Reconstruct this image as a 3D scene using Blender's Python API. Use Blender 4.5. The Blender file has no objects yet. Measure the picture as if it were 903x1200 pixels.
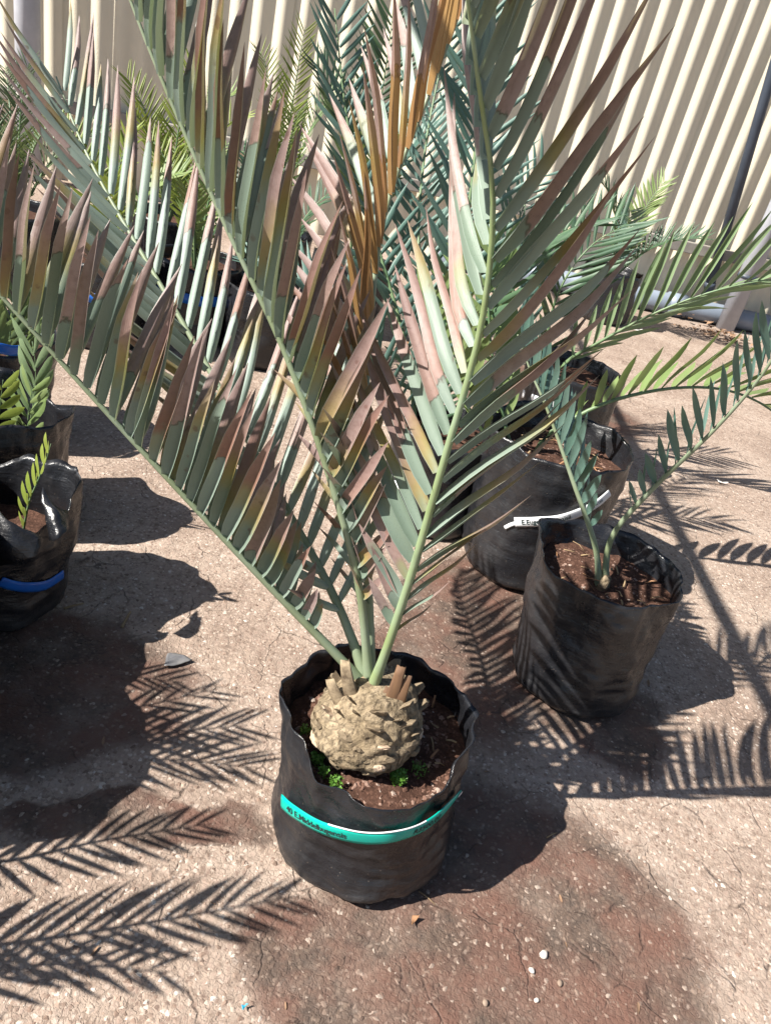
import bpy, bmesh, math, random
import numpy as np
from mathutils import Vector, Matrix, noise

# ------------------------------------------------------------------ camera, sky, sun, exposure
scene = bpy.context.scene
PITCH, ROLL, FPX, CAM_H = math.radians(29.6), math.radians(14.0), 900.0, 1.27
fwd = Vector((0, math.cos(PITCH), -math.sin(PITCH)))
rt0 = Vector((1, 0, 0)); up0 = Vector((0, math.sin(PITCH), math.cos(PITCH)))
camR = math.cos(ROLL)*rt0 + math.sin(ROLL)*up0
camU = -math.sin(ROLL)*rt0 + math.cos(ROLL)*up0
CAM = Vector((0, 0, CAM_H))
cd = bpy.data.cameras.new('camera'); cam = bpy.data.objects.new('camera', cd)
scene.collection.objects.link(cam); scene.camera = cam
cd.sensor_fit = 'VERTICAL'; cd.sensor_height = 36.0; cd.lens = 36.0*FPX/1200.0
cd.clip_start = 0.02; cd.clip_end = 500
cam.matrix_world = Matrix(((camR.x, camU.x, -fwd.x, CAM.x), (camR.y, camU.y, -fwd.y, CAM.y), (camR.z, camU.z, -fwd.z, CAM.z), (0, 0, 0, 1)))

SUN = Vector((0.658, 0.284, -0.697)).normalized()      # direction the light travels
world = bpy.data.worlds.new('World'); scene.world = world; world.use_nodes = True
wn = world.node_tree.nodes; bg = wn['Background']
sky = wn.new('ShaderNodeTexSky'); sky.sky_type = 'NISHITA'; sky.sun_disc = False
sky.sun_elevation = math.asin(-SUN.z); sky.sun_rotation = math.atan2(-SUN.x, -SUN.y)
world.node_tree.links.new(sky.outputs['Color'], bg.inputs['Color']); bg.inputs['Strength'].default_value = 0.05
sl = bpy.data.lights.new('sun', 'SUN'); sl.energy = 5.0; sl.angle = math.radians(0.5); sl.color = (1.0, 0.95, 0.87)
sun = bpy.data.objects.new('sun', sl); scene.collection.objects.link(sun)
sun.rotation_euler = SUN.to_track_quat('-Z', 'Y').to_euler(); sun.location = (-3, -2, 5)
scene.view_settings.view_transform = 'Standard'; scene.view_settings.look = 'None'
scene.view_settings.exposure = 1.27; scene.view_settings.gamma = 1.0
scene.view_settings.use_curve_mapping = False
scene.render.engine = 'CYCLES'

# ------------------------------------------------------------------ helpers
COL = scene.collection
rng = random.Random(7)
PI = math.pi

def ray(x, y): return fwd*FPX + camR*(x-451.5) - camU*(y-600)
def at(x, y, Y):                       # point seen at photo position (x, y) standing Y metres ahead
    d = ray(x, y); return CAM + d*(Y/d.y)
def gr(x, y, z=0.0):                   # point seen at photo position (x, y) lying at height z
    d = ray(x, y); return CAM + d*((z-CAM_H)/d.z)
def proj(p):
    d = p-CAM; w = d.dot(fwd); return 451.5+FPX*d.dot(camR)/w, 600-FPX*d.dot(camU)/w

def obj(name, me, mat=None, parent=None, loc=None):
    o = bpy.data.objects.new(name, me); COL.objects.link(o)
    if mat is not None and me is not None and not me.materials: me.materials.append(mat)
    if parent: o.parent = parent
    if loc is not None: o.location = loc
    return o
def mesh(name, v, f, smooth=True, uv=None):
    me = bpy.data.meshes.new(name); me.from_pydata([tuple(p) for p in v], [], f)
    if smooth: me.polygons.foreach_set('use_smooth', [True]*len(me.polygons))
    if uv is not None:
        l = me.uv_layers.new(name='UVMap')
        vi = np.empty(len(me.loops), dtype=np.int32); me.loops.foreach_get('vertex_index', vi)
        l.data.foreach_set('uv', np.asarray(uv, dtype=np.float32)[vi].ravel())
    me.update(); return me
def tag(o, label, cat, group=None):
    o['label'] = label; o['category'] = cat
    if group: o['group'] = group
    return o
def thing(name, loc, label, cat, group=None):
    return tag(obj(name, None, loc=loc), label, cat, group)
def struct(name, me, mat): o = obj(name, me, mat); o['kind'] = 'structure'; return o

def catmull(pts, n):
    P = [Vector(p) for p in pts]; P = [P[0]*2-P[1]] + P + [P[-1]*2-P[-2]]
    out = []; m = len(P)-3
    for i in range(n):
        u = i/(n-1)*m; k = min(int(u), m-1); t = u-k
        a, b, c, d = P[k:k+4]
        out.append(0.5*((2*b)+(c-a)*t+(2*a-5*b+4*c-d)*t*t+(3*b-a-3*c+d)*t**3))
    # resample evenly by length
    L = [0.0]
    for i in range(1, n): L.append(L[-1]+(out[i]-out[i-1]).length)
    res = []
    j = 0
    for i in range(n):
        s = L[-1]*i/(n-1)
        while j < n-2 and L[j+1] < s: j += 1
        t = (s-L[j])/max(1e-9, L[j+1]-L[j]); res.append(out[j].lerp(out[j+1], t))
    return res, L[-1]
def tube_geo(pts, rad, sides=8, cap=True, flat=1.0, nh=None):
    v = []; f = []; n = len(pts)
    for i, p in enumerate(pts):
        t = (pts[min(i+1, n-1)]-pts[max(i-1, 0)]).normalized()
        a = Vector(nh) if nh is not None else (Vector((0, 0, 1)) if abs(t.z) < .9 else Vector((1, 0, 0)))
        a = (a-a.dot(t)*t).normalized(); b = t.cross(a)
        r = rad(i/(n-1)) if callable(rad) else rad
        for k in range(sides):
            q = 2*PI*k/sides; v.append(p+a*math.cos(q)*r*flat+b*math.sin(q)*r)
    for i in range(n-1):
        for k in range(sides):
            k2 = (k+1) % sides
            f.append((i*sides+k, i*sides+k2, (i+1)*sides+k2, (i+1)*sides+k))
    if cap:
        f.append(tuple(range(sides-1, -1, -1))); f.append(tuple((n-1)*sides+k for k in range(sides)))
    return v, f
def tube(name, pts, rad, mat, parent=None, sides=10, loc=None, **k):
    v, f = tube_geo(pts, rad, sides, **k); return obj(name, mesh(name, v, f), mat, parent, loc)
def box_mesh(name, sx, sy, sz, bev=0.0):
    bm = bmesh.new(); bmesh.ops.create_cube(bm, size=1.0)
    for v in bm.verts: v.co = Vector((v.co.x*sx, v.co.y*sy, v.co.z*sz))
    if bev: bmesh.ops.bevel(bm, geom=bm.edges[:], offset=bev, segments=2, affect='EDGES', profile=0.6)
    me = bpy.data.meshes.new(name); bm.to_mesh(me); bm.free(); return me

# ------------------------------------------------------------------ materials
class NT:
    def __init__(s, name):
        s.m = bpy.data.materials.new(name); s.m.use_nodes = True; s.t = s.m.node_tree
        s.p = s.t.nodes['Principled BSDF']; s.out = s.t.nodes['Material Output']
    def n(s, ty, **k):
        nd = s.t.nodes.new(ty)
        for a, b in k.items(): setattr(nd, a, b)
        return nd
    def l(s, a, b): s.t.links.new(a, b)
    def sock(s, x, inp):
        if isinstance(x, (int, float)): inp.default_value = x
        elif isinstance(x, tuple): inp.default_value = (*x, 1.0) if len(x) == 3 and len(inp.default_value) == 4 else x
        else: s.l(x, inp)
    def math(s, op, a, b=0.0, c=0.0, clamp=False):
        nd = s.n('ShaderNodeMath', operation=op, use_clamp=clamp)
        s.sock(a, nd.inputs[0]); s.sock(b, nd.inputs[1])
        if op in ('MULTIPLY_ADD', 'COMPARE'): s.sock(c, nd.inputs[2])
        return nd.outputs[0]
    def mix(s, fac, a, b, mode='MIX'):
        nd = s.n('ShaderNodeMix', data_type='RGBA', blend_type=mode)
        s.sock(fac, nd.inputs[0]); s.sock(a, nd.inputs[6]); s.sock(b, nd.inputs[7]); return nd.outputs[2]
    def mr(s, x, a, b, c=0.0, d=1.0, smooth=False):
        nd = s.n('ShaderNodeMapRange', interpolation_type='SMOOTHSTEP' if smooth else 'LINEAR')
        s.sock(x, nd.inputs[0]); 
        for i, q in enumerate((a, b, c, d)): s.sock(q, nd.inputs[i+1])
        return nd.outputs[0]
    def ramp(s, x, stops):
        nd = s.n('ShaderNodeValToRGB'); e = nd.color_ramp.elements
        while len(e) < len(stops): e.new(0.5)
        for el, (p, c) in zip(e, stops): el.position = p; el.color = (*c, 1) if len(c) == 3 else c
        s.sock(x, nd.inputs[0]); return nd.outputs[0]
    def coord(s, kind='Object'): return s.n('ShaderNodeTexCoord').outputs[kind]
    def pos(s): return s.n('ShaderNodeNewGeometry').outputs['Position']
    def mapping(s, vec, scale=(1, 1, 1), loc=(0, 0, 0)):
        nd = s.n('ShaderNodeMapping'); s.l(vec, nd.inputs[0]); nd.inputs['Scale'].default_value = scale
        nd.inputs['Location'].default_value = loc; return nd.outputs[0]
    def noise(s, vec, scale, detail=4.0, rough=0.55, dist=0.0, out=0):
        nd = s.n('ShaderNodeTexNoise'); s.sock(vec, nd.inputs['Vector']); nd.inputs['Scale'].default_value = scale
        nd.inputs['Detail'].default_value = detail; nd.inputs['Roughness'].default_value = rough
        nd.inputs['Distortion'].default_value = dist; return nd.outputs[out]
    def voro(s, vec, scale, feature='F1', out='Distance', rnd=1.0):
        nd = s.n('ShaderNodeTexVoronoi', feature=feature); s.sock(vec, nd.inputs['Vector'])
        nd.inputs['Scale'].default_value = scale; nd.inputs['Randomness'].default_value = rnd; return nd.outputs[out]
    def wn(s, x):
        nd = s.n('ShaderNodeTexWhiteNoise', noise_dimensions='1D'); s.l(x, nd.inputs['W']); return nd.outputs['Value']
    def bump(s, h, strength=0.3, dist=0.01, prev=None):
        nd = s.n('ShaderNodeBump'); s.l(h, nd.inputs['Height']); nd.inputs['Strength'].default_value = strength
        nd.inputs['Distance'].default_value = dist
        if prev is not None: s.l(prev, nd.inputs['Normal'])
        s.l(nd.outputs[0], s.p.inputs['Normal']); return nd.outputs[0]
    def set(s, color=None, rough=None, spec=None, **k):
        if color is not None: s.sock(color, s.p.inputs['Base Color'])
        if rough is not None: s.sock(rough, s.p.inputs['Roughness'])
        if spec is not None: s.sock(spec, s.p.inputs['Specular IOR Level'])
        for a, b in k.items(): s.sock(b, s.p.inputs[a.replace('_', ' ')])
        return s.m
    def rnd(s):
        a = s.n('ShaderNodeObjectInfo').outputs['Random']; b = s.n('ShaderNodeNewGeometry').outputs['Random Per Island']
        return s.math('FRACT', s.math('ADD', a, b))

def leaf_mat(name, base, base2, burn=0.0, yellow=0.4, transl=0.22, tcol=None, rough=0.42, b0=0.30, b1=0.95):
    s = NT(name); r = s.rnd(); r2 = s.wn(r); r3 = s.wn(s.math('ADD', r, 3.7)); r4 = s.wn(s.math('ADD', r, 9.1))
    uv = s.n('ShaderNodeSeparateXYZ'); s.l(s.coord('UV'), uv.inputs[0]); u, v = uv.outputs[0], uv.outputs[1]
    va = s.n('ShaderNodeVectorMath', operation='ADD'); s.l(s.mapping(s.coord('UV'), (.14, 1, 1)), va.inputs[0])
    cx_ = s.n('ShaderNodeCombineXYZ'); s.l(s.math('MULTIPLY', r, 37.0), cx_.inputs[2]); s.l(cx_.outputs[0], va.inputs[1]); oc = va.outputs[0]
    c = s.mix(r2, base, base2)
    streak = s.noise(s.mapping(s.coord('UV'), (14, 0.8, 1)), 3.0, 3)
    c = s.mix(s.mr(streak, .35, .7, 0, .35), c, s.mix(.5, c, tuple(q*0.55 for q in base)))
    if burn > 0:
        b = s.mr(r3, 0, 1, b0, b1)
        nz = s.noise(oc, 9.0, 3)
        f = s.math('SUBTRACT', s.math('ADD', v, s.mr(nz, .3, .7, -.05, .05)), b)
        edge = s.math('ABSOLUTE', s.math('SUBTRACT', u, .5))
        f = s.math('ADD', f, s.math('MULTIPLY', s.math('POWER', s.math('MULTIPLY', edge, 2.0), 3.0), .05))
        ycol = s.mix(s.mr(r4, yellow, yellow+.2), c, (.30, .235, .06))
        c = s.mix(s.mr(f, -.26, -.02, 0, .9), c, ycol)
        bc = s.ramp(r2, [(0, (.235, .110, .070)), (.2, (.32, .205, .175)), (.5, (.325, .24, .225)), (.72, (.29, .185, .155)), (1, (.37, .285, .26))])
        bc = s.mix(s.mr(f, .05, .45, 0, .5), bc, (.235, .165, .165))
        blot = s.noise(oc, 22.0, 4)
        bc = s.mix(s.mr(blot, .45, .72, 0, .45), bc, (.15, .085, .075))
        soft = s.mr(r4, .35, 1, 0, .34)
        c = s.mix(s.mr(f, s.math('MULTIPLY', soft, -.5), s.math('ADD', soft, .012)), c, bc)
        line = s.math('SUBTRACT', 1.0, s.math('DIVIDE', s.math('ABSOLUTE', f), .016), clamp=True)
        c = s.mix(s.math('MULTIPLY', line, s.mr(r4, .3, .45, .75, 0)), c, (.055, .025, .02))
        # dry spots
        sp = s.voro(oc, 7.0); spm = s.math('MULTIPLY', s.mr(s.math('ADD', sp, s.mr(blot, .3, .7, -.1, .1)), .12, .20, 1, 0), s.mr(r4, .7, .75, 0, .8))
        c = s.mix(s.math('MULTIPLY', spm, .7), c, (.12, .05, .04))
        sp2 = s.voro(oc, 60.0); c = s.mix(s.math('MULTIPLY', s.mr(sp2, .10, .16, 1, 0), s.mr(r2, .6, .7, 0, .55)), c, (.05, .03, .03))
    # pale rim and midline of the blade
    e2 = s.math('ABSOLUTE', s.math('SUBTRACT', u, .5))
    c = s.mix(s.mr(e2, .455, .49, 0, .45), c, tuple(min(.55, q*1.4+.08) for q in base))
    s.set(c, s.mr(streak, .3, .7, rough-.08, rough+.12), .45)
    s.bump(streak, .25, .002)
    tr = s.n('ShaderNodeBsdfTranslucent'); s.l(s.mix(.55, c, tcol or (.22, .26, .06)), tr.inputs[0])
    mx = s.n('ShaderNodeMixShader'); mx.inputs[0].default_value = transl
    s.l(s.p.outputs[0], mx.inputs[1]); s.l(tr.outputs[0], mx.inputs[2]); s.l(mx.outputs[0], s.out.inputs['Surface'])
    return s.m

M = {}
M['leaf_main'] = leaf_mat('glaucous_burnt_leaf', (.235, .295, .25), (.175, .235, .18), burn=1, b0=.10, b1=.86)
M['leaf_back'] = leaf_mat('glaucous_sunlit_leaf', (.31, .385, .34), (.25, .33, .28), burn=1, b0=.28, b1=.95)  # lighter copy of the main leaf, sunlight on the back fronds put into colour
M['leaf_orange'] = leaf_mat('dry_orange_leaf', (.33, .20, .075), (.27, .135, .06), burn=1, b0=.3, b1=.95, tcol=(.42, .22, .05))
M['leaf_teal'] = leaf_mat('teal_leaf', (.085, .17, .14), (.13, .22, .19))
M['leaf_dark'] = leaf_mat('dark_green_leaf', (.05, .10, .065), (.08, .15, .08))
M['leaf_green'] = leaf_mat('fresh_green_leaf', (.18, .265, .09), (.23, .30, .12), transl=.28)
M['leaf_pale'] = leaf_mat('pale_green_leaf', (.24, .33, .18), (.19, .28, .14), transl=.25)
M['leaf_lime'] = leaf_mat('lime_leaf', (.20, .27, .045), (.26, .31, .06), transl=.3)
M['leaf_feather'] = leaf_mat('feathery_leaf', (.075, .125, .06), (.13, .18, .09), transl=.2)

def rachis_mat(name, a, b):
    s = NT(name); o = s.coord('Object'); n = s.noise(s.mapping(o, (1, 1, .3)), 60, 4)
    n2 = s.noise(o, 9, 3)
    c = s.mix(s.mr(n2, .35, .65), a, b); c = s.mix(s.mr(n, .55, .75, 0, .35), c, tuple(q*.5 for q in a))
    s.set(c, .42, .4); s.bump(n, .2, .002); return s.m
M['rachis'] = rachis_mat('rachis_green', (.20, .255, .10), (.23, .30, .19))
M['rachis_g'] = rachis_mat('rachis_glaucous', (.225, .275, .19), (.185, .225, .125))
M['rachis_d'] = rachis_mat('rachis_dark', (.10, .17, .08), (.14, .20, .10))

def bag_mat():
    s = NT('black_polythene'); o = s.coord('Object'); p = s.pos()
    n1 = s.noise(s.mapping(o, (6, 6, 30)), 3.0, 6, .65, .6); n2 = s.noise(o, 11, 5, .6); n3 = s.noise(o, 140, 3)
    z = s.n('ShaderNodeSeparateXYZ'); s.l(p, z.inputs[0])
    dust = s.math('ADD', s.mr(n2, .46, .75, 0, .4), s.mr(z.outputs[2], .0, .07, .5, 0), clamp=True)
    dust = s.math('MULTIPLY', dust, s.mr(n1, .35, .65, .25, 1))
    c = s.mix(dust, (.011, .0115, .014), (.058, .055, .055))
    sp = s.voro(o, 70); c = s.mix(s.mr(sp, .05, .09, .5, 0), c, (.20, .16, .13))
    s.set(c, s.math('ADD', s.mr(n2, .3, .7, .22, .36), s.math('MULTIPLY', dust, .25)), .55)
    b = s.bump(n1, .32, .007); b = s.bump(n2, .5, .014, b); s.bump(n3, .12, .001, b); return s.m
M['bag'] = bag_mat()
def soil_mat():
    s = NT('red_soil'); o = s.pos(); n = s.noise(o, 60, 6, .7); v = s.voro(o, 150)
    c = s.ramp(n, [(.3, (.035, .018, .012)), (.55, (.115, .060, .042)), (.75, (.20, .12, .09))])
    c = s.mix(s.mr(v, .2, .5, 0, .6), c, (.04, .02, .014)); s.set(c, .95, .15); s.bump(n, .8, .008); return s.m
M['soil'] = soil_mat()
def clod_mat():
    s = NT('soil_clod'); r = s.rnd()
    c = s.ramp(r, [(0, (.05, .026, .018)), (.4, (.13, .07, .05)), (.7, (.21, .125, .095)), (.93, (.29, .20, .16)), (1, (.42, .35, .3))])
    n = s.noise(s.pos(), 300, 3); c = s.mix(s.mr(n, .3, .7, 0, .4), c, (.06, .03, .02)); s.set(c, .95, .15); s.bump(n, .5, .002); return s.m
M['clod'] = clod_mat()
def simple(name, c1, c2, scale, rough=.6, spec=.3, bump=.3, bd=.003, metal=0, stretch=(1, 1, 1)):
    s = NT(name); n = s.noise(s.mapping(s.coord('Object'), stretch), scale, 5, .6)
    s.set(s.mix(s.mr(n, .35, .65), c1, c2), s.mr(n, .3, .7, rough-.07, rough+.07), spec); s.p.inputs['Metallic'].default_value = metal
    if bump: s.bump(n, bump, bd)
    return s.m
M['caudex'] = None
def caudex_mat():
    s = NT('caudex_bark'); o = s.coord('Object'); n = s.noise(o, 26, 7, .7, .8); n2 = s.noise(s.mapping(o, (1, 1, .22)), 130, 5, .7); v = s.voro(s.mapping(o, (1, 1, 1.3)), 30, 'DISTANCE_TO_EDGE')
    c = s.ramp(n, [(.3, (.085, .062, .040)), (.43, (.22, .168, .105)), (.56, (.34, .265, .175)), (.75, (.45, .36, .25))])
    z = s.n('ShaderNodeSeparateXYZ'); s.l(o, z.inputs[0])
    c = s.mix(s.mr(s.math('ADD', z.outputs[2], s.mr(n, .3, .7, -.03, .03)), .01, .045, .6, 0), c, (.36, .20, .12))
    c = s.mix(s.mr(n2, .47, .64, 0, .85), c, (.055, .04, .027))
    c = s.mix(s.math('MULTIPLY', s.mr(v, .0, .09, .6, 0), s.mr(n, .45, .6)), c, (.05, .037, .025))
    s.set(c, .85, .2); b = s.bump(n, .9, .012); b = s.bump(n2, .6, .004, b); s.bump(s.mr(v, 0, .2, 0, 1, True), .35, .007, b); return s.m
M['caudex'] = caudex_mat()
M['scale'] = simple('leaf_base_scale', (.10, .073, .048), (.32, .25, .165), 55, .8, .2, .6, .003)
M['scale_pale'] = simple('pale_leaf_base', (.40, .29, .20), (.52, .41, .31), 60, .75, .2, .4, .002)
M['petiole_dry'] = simple('dry_petiole', (.17, .095, .05), (.11, .062, .038), 45, .7, .3, .4, .002, stretch=(1, 1, .3))
M['weed'] = leaf_mat('weed_leaf', (.09, .23, .03), (.15, .31, .05), transl=.3)
M['straw'] = simple('dry_straw', (.34, .25, .14), (.22, .15, .09), 40, .8, .2, .2)
M['tape_green'] = simple('green_tape', (.0, .40, .31), (.0, .34, .27), 30, .34, .5, .1, .001)
M['tape_white'] = simple('white_tape', (.72, .73, .74), (.62, .63, .64), 30, .4, .4, .1, .001)
M['tape_blue'] = simple('blue_tape', (.012, .13, .52), (.01, .10, .42), 25, .35, .5, .3, .003)
M['ink'] = simple('black_print', (.015, .03, .03), (.02, .04, .04), 20, .6, .2, 0)
M['pipe_grey'] = simple('grey_pvc', (.20, .235, .29), (.16, .19, .235), 7, .42, .4, .1, .002)
M['pipe_dark'] = simple('dark_pipe', (.050, .062, .085), (.038, .048, .068), 9, .45, .4, .1, .002)
M['post'] = simple('pale_post', (.40, .41, .45), (.33, .34, .38), 8, .6, .3, .2, .002)
M['girt'] = simple('girt_steel', (.22, .20, .18), (.30, .28, .25), 10, .7, .3, .3, .003)
M['paper'] = simple('paper', (.78, .77, .74), (.70, .69, .66), 30, .8, .2, .1)
M['plastic_scrap'] = simple('grey_plastic', (.10, .10, .11), (.17, .165, .16), 30, .38, .5, .4)
M['blue_bit'] = simple('blue_scrap', (.02, .26, .42), (.03, .33, .5), 80, .5, .4, .3)
M['stone_pale'] = simple('pale_pebble', (.52, .46, .40), (.62, .57, .52), 60, .8, .3, .3)
M['stone_brown'] = simple('brown_pebble', (.20, .145, .11), (.28, .21, .16), 60, .8, .3, .3)
M['bark_bit'] = simple('bark_bit', (.22, .11, .055), (.32, .18, .10), 60, .8, .2, .4)
M['dryleaf'] = simple('dry_leaf', (.30, .19, .12), (.20, .12, .075), 30, .8, .2, .3)

def wall_mat():
    s = NT('cream_fibre_cement'); p = s.pos(); n = s.noise(p, 130, 4, .7); n2 = s.noise(s.mapping(p, (1, 1, .25)), 5, 5, .6); n3 = s.noise(p, 1.6, 4)
    c = s.mix(s.mr(n2, .35, .7, 0, .5), (.70, .64, .51), (.61, .555, .44)); c = s.mix(s.mr(n3, .5, .75, 0, .35), c, (.48, .42, .32))
    z = s.n('ShaderNodeSeparateXYZ'); s.l(p, z.inputs[0])
    c = s.mix(s.math('MULTIPLY', s.mr(z.outputs[2], .0, .30, .55, 0), s.mr(n2, .3, .6)), c, (.34, .25, .17))
    s.set(c, .9, .2); s.bump(n, .55, .004); return s.m
M['wall'] = wall_mat()

def ground_nodes(s):
    p = s.pos(); warp = s.noise(p, 3.2, 5, .6, out=1)
    vs = s.n('ShaderNodeVectorMath', operation='MULTIPLY_ADD'); s.l(warp, vs.inputs[0]); vs.inputs[1].default_value = (.30, .30, 0); 
    s.l(p, vs.inputs[2]); pw = vs.outputs[0]
    sep = s.n('ShaderNodeSeparateXYZ'); s.l(pw, sep.inputs[0])
    def blob(cx, cy, rx, ry, rot=0.0):
        cx += .15; cy += .15
        dx = s.math('SUBTRACT', sep.outputs[0], cx); dy = s.math('SUBTRACT', sep.outputs[1], cy)
        c, sn = math.cos(rot), math.sin(rot)
        a = s.math('DIVIDE', s.math('ADD', s.math('MULTIPLY', dx, c), s.math('MULTIPLY', dy, sn)), rx)
        b = s.math('DIVIDE', s.math('SUBTRACT', s.math('MULTIPLY', dy, c), s.math('MULTIPLY', dx, sn)), ry)
        d = s.math('SQRT', s.math('ADD', s.math('MULTIPLY', a, a), s.math('MULTIPLY', b, b)))
        return s.mr(d, .82, 1.10, 1, 0, True)
    blobs = [(g.x, g.y, rx, ry, ro) for g, rx, ry, ro in (
        (gr(600, 1100), .36, .36, .3), (gr(400, 1130), .20, .12, .2), (gr(555, 745), .27, .46, -.3), (gr(700, 830), .20, .18, 0), (gr(170, 950), .26, .06, .35),
        (gr(60, 800), .32, .22, .2), (gr(640, 470), .5, .5, 0))]
    m = None
    for b in blobs:
        q = blob(*b); m = q if m is None else s.math('MAXIMUM', m, q)
    fine = s.noise(p, 9, 6, .65)
    wet = s.math('MULTIPLY', m, s.mr(fine, .30, .55, .6, 1), clamp=True)
    red = s.math('MULTIPLY', wet, s.mr(s.noise(p, 6.0, 5, .6), .42, .60))
    return p, wet, red, fine
def ground_mat():
    s = NT('worn_chip_seal'); p, wet, red, fine = ground_nodes(s)
    n1 = s.noise(p, 2.2, 6, .62); n2 = s.noise(p, 45, 6, .7); 
    wq = s.n('ShaderNodeVectorMath', operation='MULTIPLY_ADD'); s.l(s.noise(p, 70, 3, .6, out=1), wq.inputs[0]); wq.inputs[1].default_value = (.016, .016, 0); s.l(p, wq.inputs[2]); pq = wq.outputs[0]
    vc = s.voro(pq, 98, out='Color'); vd = s.voro(pq, 98); ve = s.voro(pq, 98, 'DISTANCE_TO_EDGE'); hs = s.n('ShaderNodeSeparateColor'); s.l(vc, hs.inputs[0])
    dry = s.ramp(n1, [(.3, (.205, .150, .118)), (.48, (.305, .235, .188)), (.68, (.40, .325, .268))])
    stone = s.ramp(hs.outputs[0], [(0, (.14, .095, .075)), (.18, (.25, .178, .142)), (.65, (.37, .28, .228)), (1, (.50, .425, .365))])
    c = s.mix(s.mr(vd, .28, .48, .85, 0), dry, stone)
    c = s.mix(s.mr(n2, .50, .66, 0, .75), c, (.16, .112, .085))
    gap = s.math('MULTIPLY', s.mr(ve, .0, .10, 1, 0, True), s.mr(s.noise(p, 26, 5, .7), .47, .62))
    c = s.mix(s.math('MULTIPLY', gap, .62), c, (.115, .080, .062))
    wetst = s.ramp(hs.outputs[1], [(0, (.055, .038, .030)), (.5, (.115, .080, .060)), (.85, (.17, .125, .095)), (1, (.27, .21, .17))])
    wc = s.mix(s.mr(vd, .25, .45, .8, 0), s.mix(s.mr(n2, .35, .6), (.050, .036, .030), (.10, .068, .052)), wetst)
    c = s.mix(s.math('MULTIPLY', wet, .95), c, wc)
    c = s.mix(s.math('MULTIPLY', red, .72), c, (.150, .074, .054))
    w2 = s.noise(p, 7, 4, .6, out=1); vm = s.n('ShaderNodeVectorMath', operation='MULTIPLY_ADD'); s.l(w2, vm.inputs[0]); vm.inputs[1].default_value = (.10, .10, 0); s.l(p, vm.inputs[2])
    crack = s.voro(vm.outputs[0], 7.5, 'DISTANCE_TO_EDGE'); cm = s.math('MULTIPLY', s.mr(crack, .0, .020, 1, 0), s.mr(fine, .45, .62))
    c = s.mix(s.math('MULTIPLY', cm, .75), c, (.06, .042, .034))
    s.set(c, s.mr(wet, 0, 1, .92, .72), .25)
    h = s.math('MULTIPLY', s.mr(ve, .0, .14, 0, 1, True), s.mr(hs.outputs[2], 0, 1, .25, 1))
    b = s.bump(h, .42, .0035); b = s.bump(n2, .6, .006, b); s.bump(s.math('SUBTRACT', fine, s.math('MULTIPLY', cm, .35)), .5, .02, b); return s.m
M['ground'] = ground_mat()
def gravel_mat():
    s = NT('embedded_chips'); p, wet, red, fine = ground_nodes(s); r = s.rnd()
    d = s.ramp(r, [(0, (.13, .09, .07)), (.22, (.25, .175, .135)), (.5, (.37, .28, .22)), (.85, (.47, .385, .32)), (1, (.58, .52, .46))])
    w = s.ramp(r, [(0, (.045, .032, .027)), (.5, (.105, .072, .056)), (.85, (.175, .125, .098)), (1, (.33, .27, .22))])
    c = s.mix(s.math('MULTIPLY', wet, .85), d, w); c = s.mix(s.math('MULTIPLY', red, .4), c, (.16, .085, .062))
    n = s.noise(p, 260, 3); c = s.mix(s.mr(n, .35, .7, 0, .35), c, (.14, .095, .072)); s.set(c, .82, .25); s.bump(n, .3, .001); return s.m
M['gravel'] = gravel_mat()

# ------------------------------------------------------------------ ground
G = 14.0; NG = 60
gv = [Vector((-G+2*G*i/NG, -4+2*G*j/NG, 0)) for j in range(NG+1) for i in range(NG+1)]
gf = [(j*(NG+1)+i, j*(NG+1)+i+1, (j+1)*(NG+1)+i+1, (j+1)*(NG+1)+i) for j in range(NG) for i in range(NG)]
struct('ground', mesh('ground', gv, gf), M['ground'])
def chips(name, n, xr, yr, smin, smax, seed, zoff=0.0, power=1.0, keep=None):
    R = np.random.RandomState(seed)
    octa = np.array([(1, 0, 0), (.4, .85, 0), (-.75, .7, 0), (-1, -.15, 0), (-.35, -.9, 0), (.7, -.75, 0), (.35, .3, 1), (-.4, .15, .9), (.1, -.45, .95)], float)
    fc = [(0, 1, 6), (1, 2, 7), (1, 7, 6), (2, 3, 7), (3, 4, 8), (3, 8, 7), (4, 5, 8), (5, 0, 6), (5, 6, 8), (6, 7, 8)]
    V = []; F = []
    k = 0
    while k < n:
        x = R.uniform(*xr); y = yr[0]+(yr[1]-yr[0])*R.rand()**power
        if keep and not keep(x, y): k += 0; continue
        s = smin+(smax-smin)*R.rand()**2.2; a = R.uniform(0, 2*PI); ca, sa = math.cos(a), math.sin(a)
        q = octa*(1+R.uniform(-.28, .28, octa.shape)); q = q*np.array([s, s*R.uniform(.5, .95), s*R.uniform(.14, .36)])
        q = np.stack([q[:, 0]*ca-q[:, 1]*sa+x, q[:, 0]*sa+q[:, 1]*ca+y, q[:, 2]+zoff-.0006], 1)
        V.append(q); F += [(i+9*k, j+9*k, l+9*k) for i, j, l in fc]; k += 1
    return mesh(name, np.concatenate(V), F, smooth=False)
def inview(x, y):
    px, py = proj(Vector((x, y, 0))); return -20 < px < 925 and 0 < py < 1225
gm = obj('gravel', chips('gravel', 40000, (-.9, 2.1), (.5, 3.3), .0016, .0072, 3, power=1.35, keep=inview), M['gravel'])
gm['kind'] = 'stuff'

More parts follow.
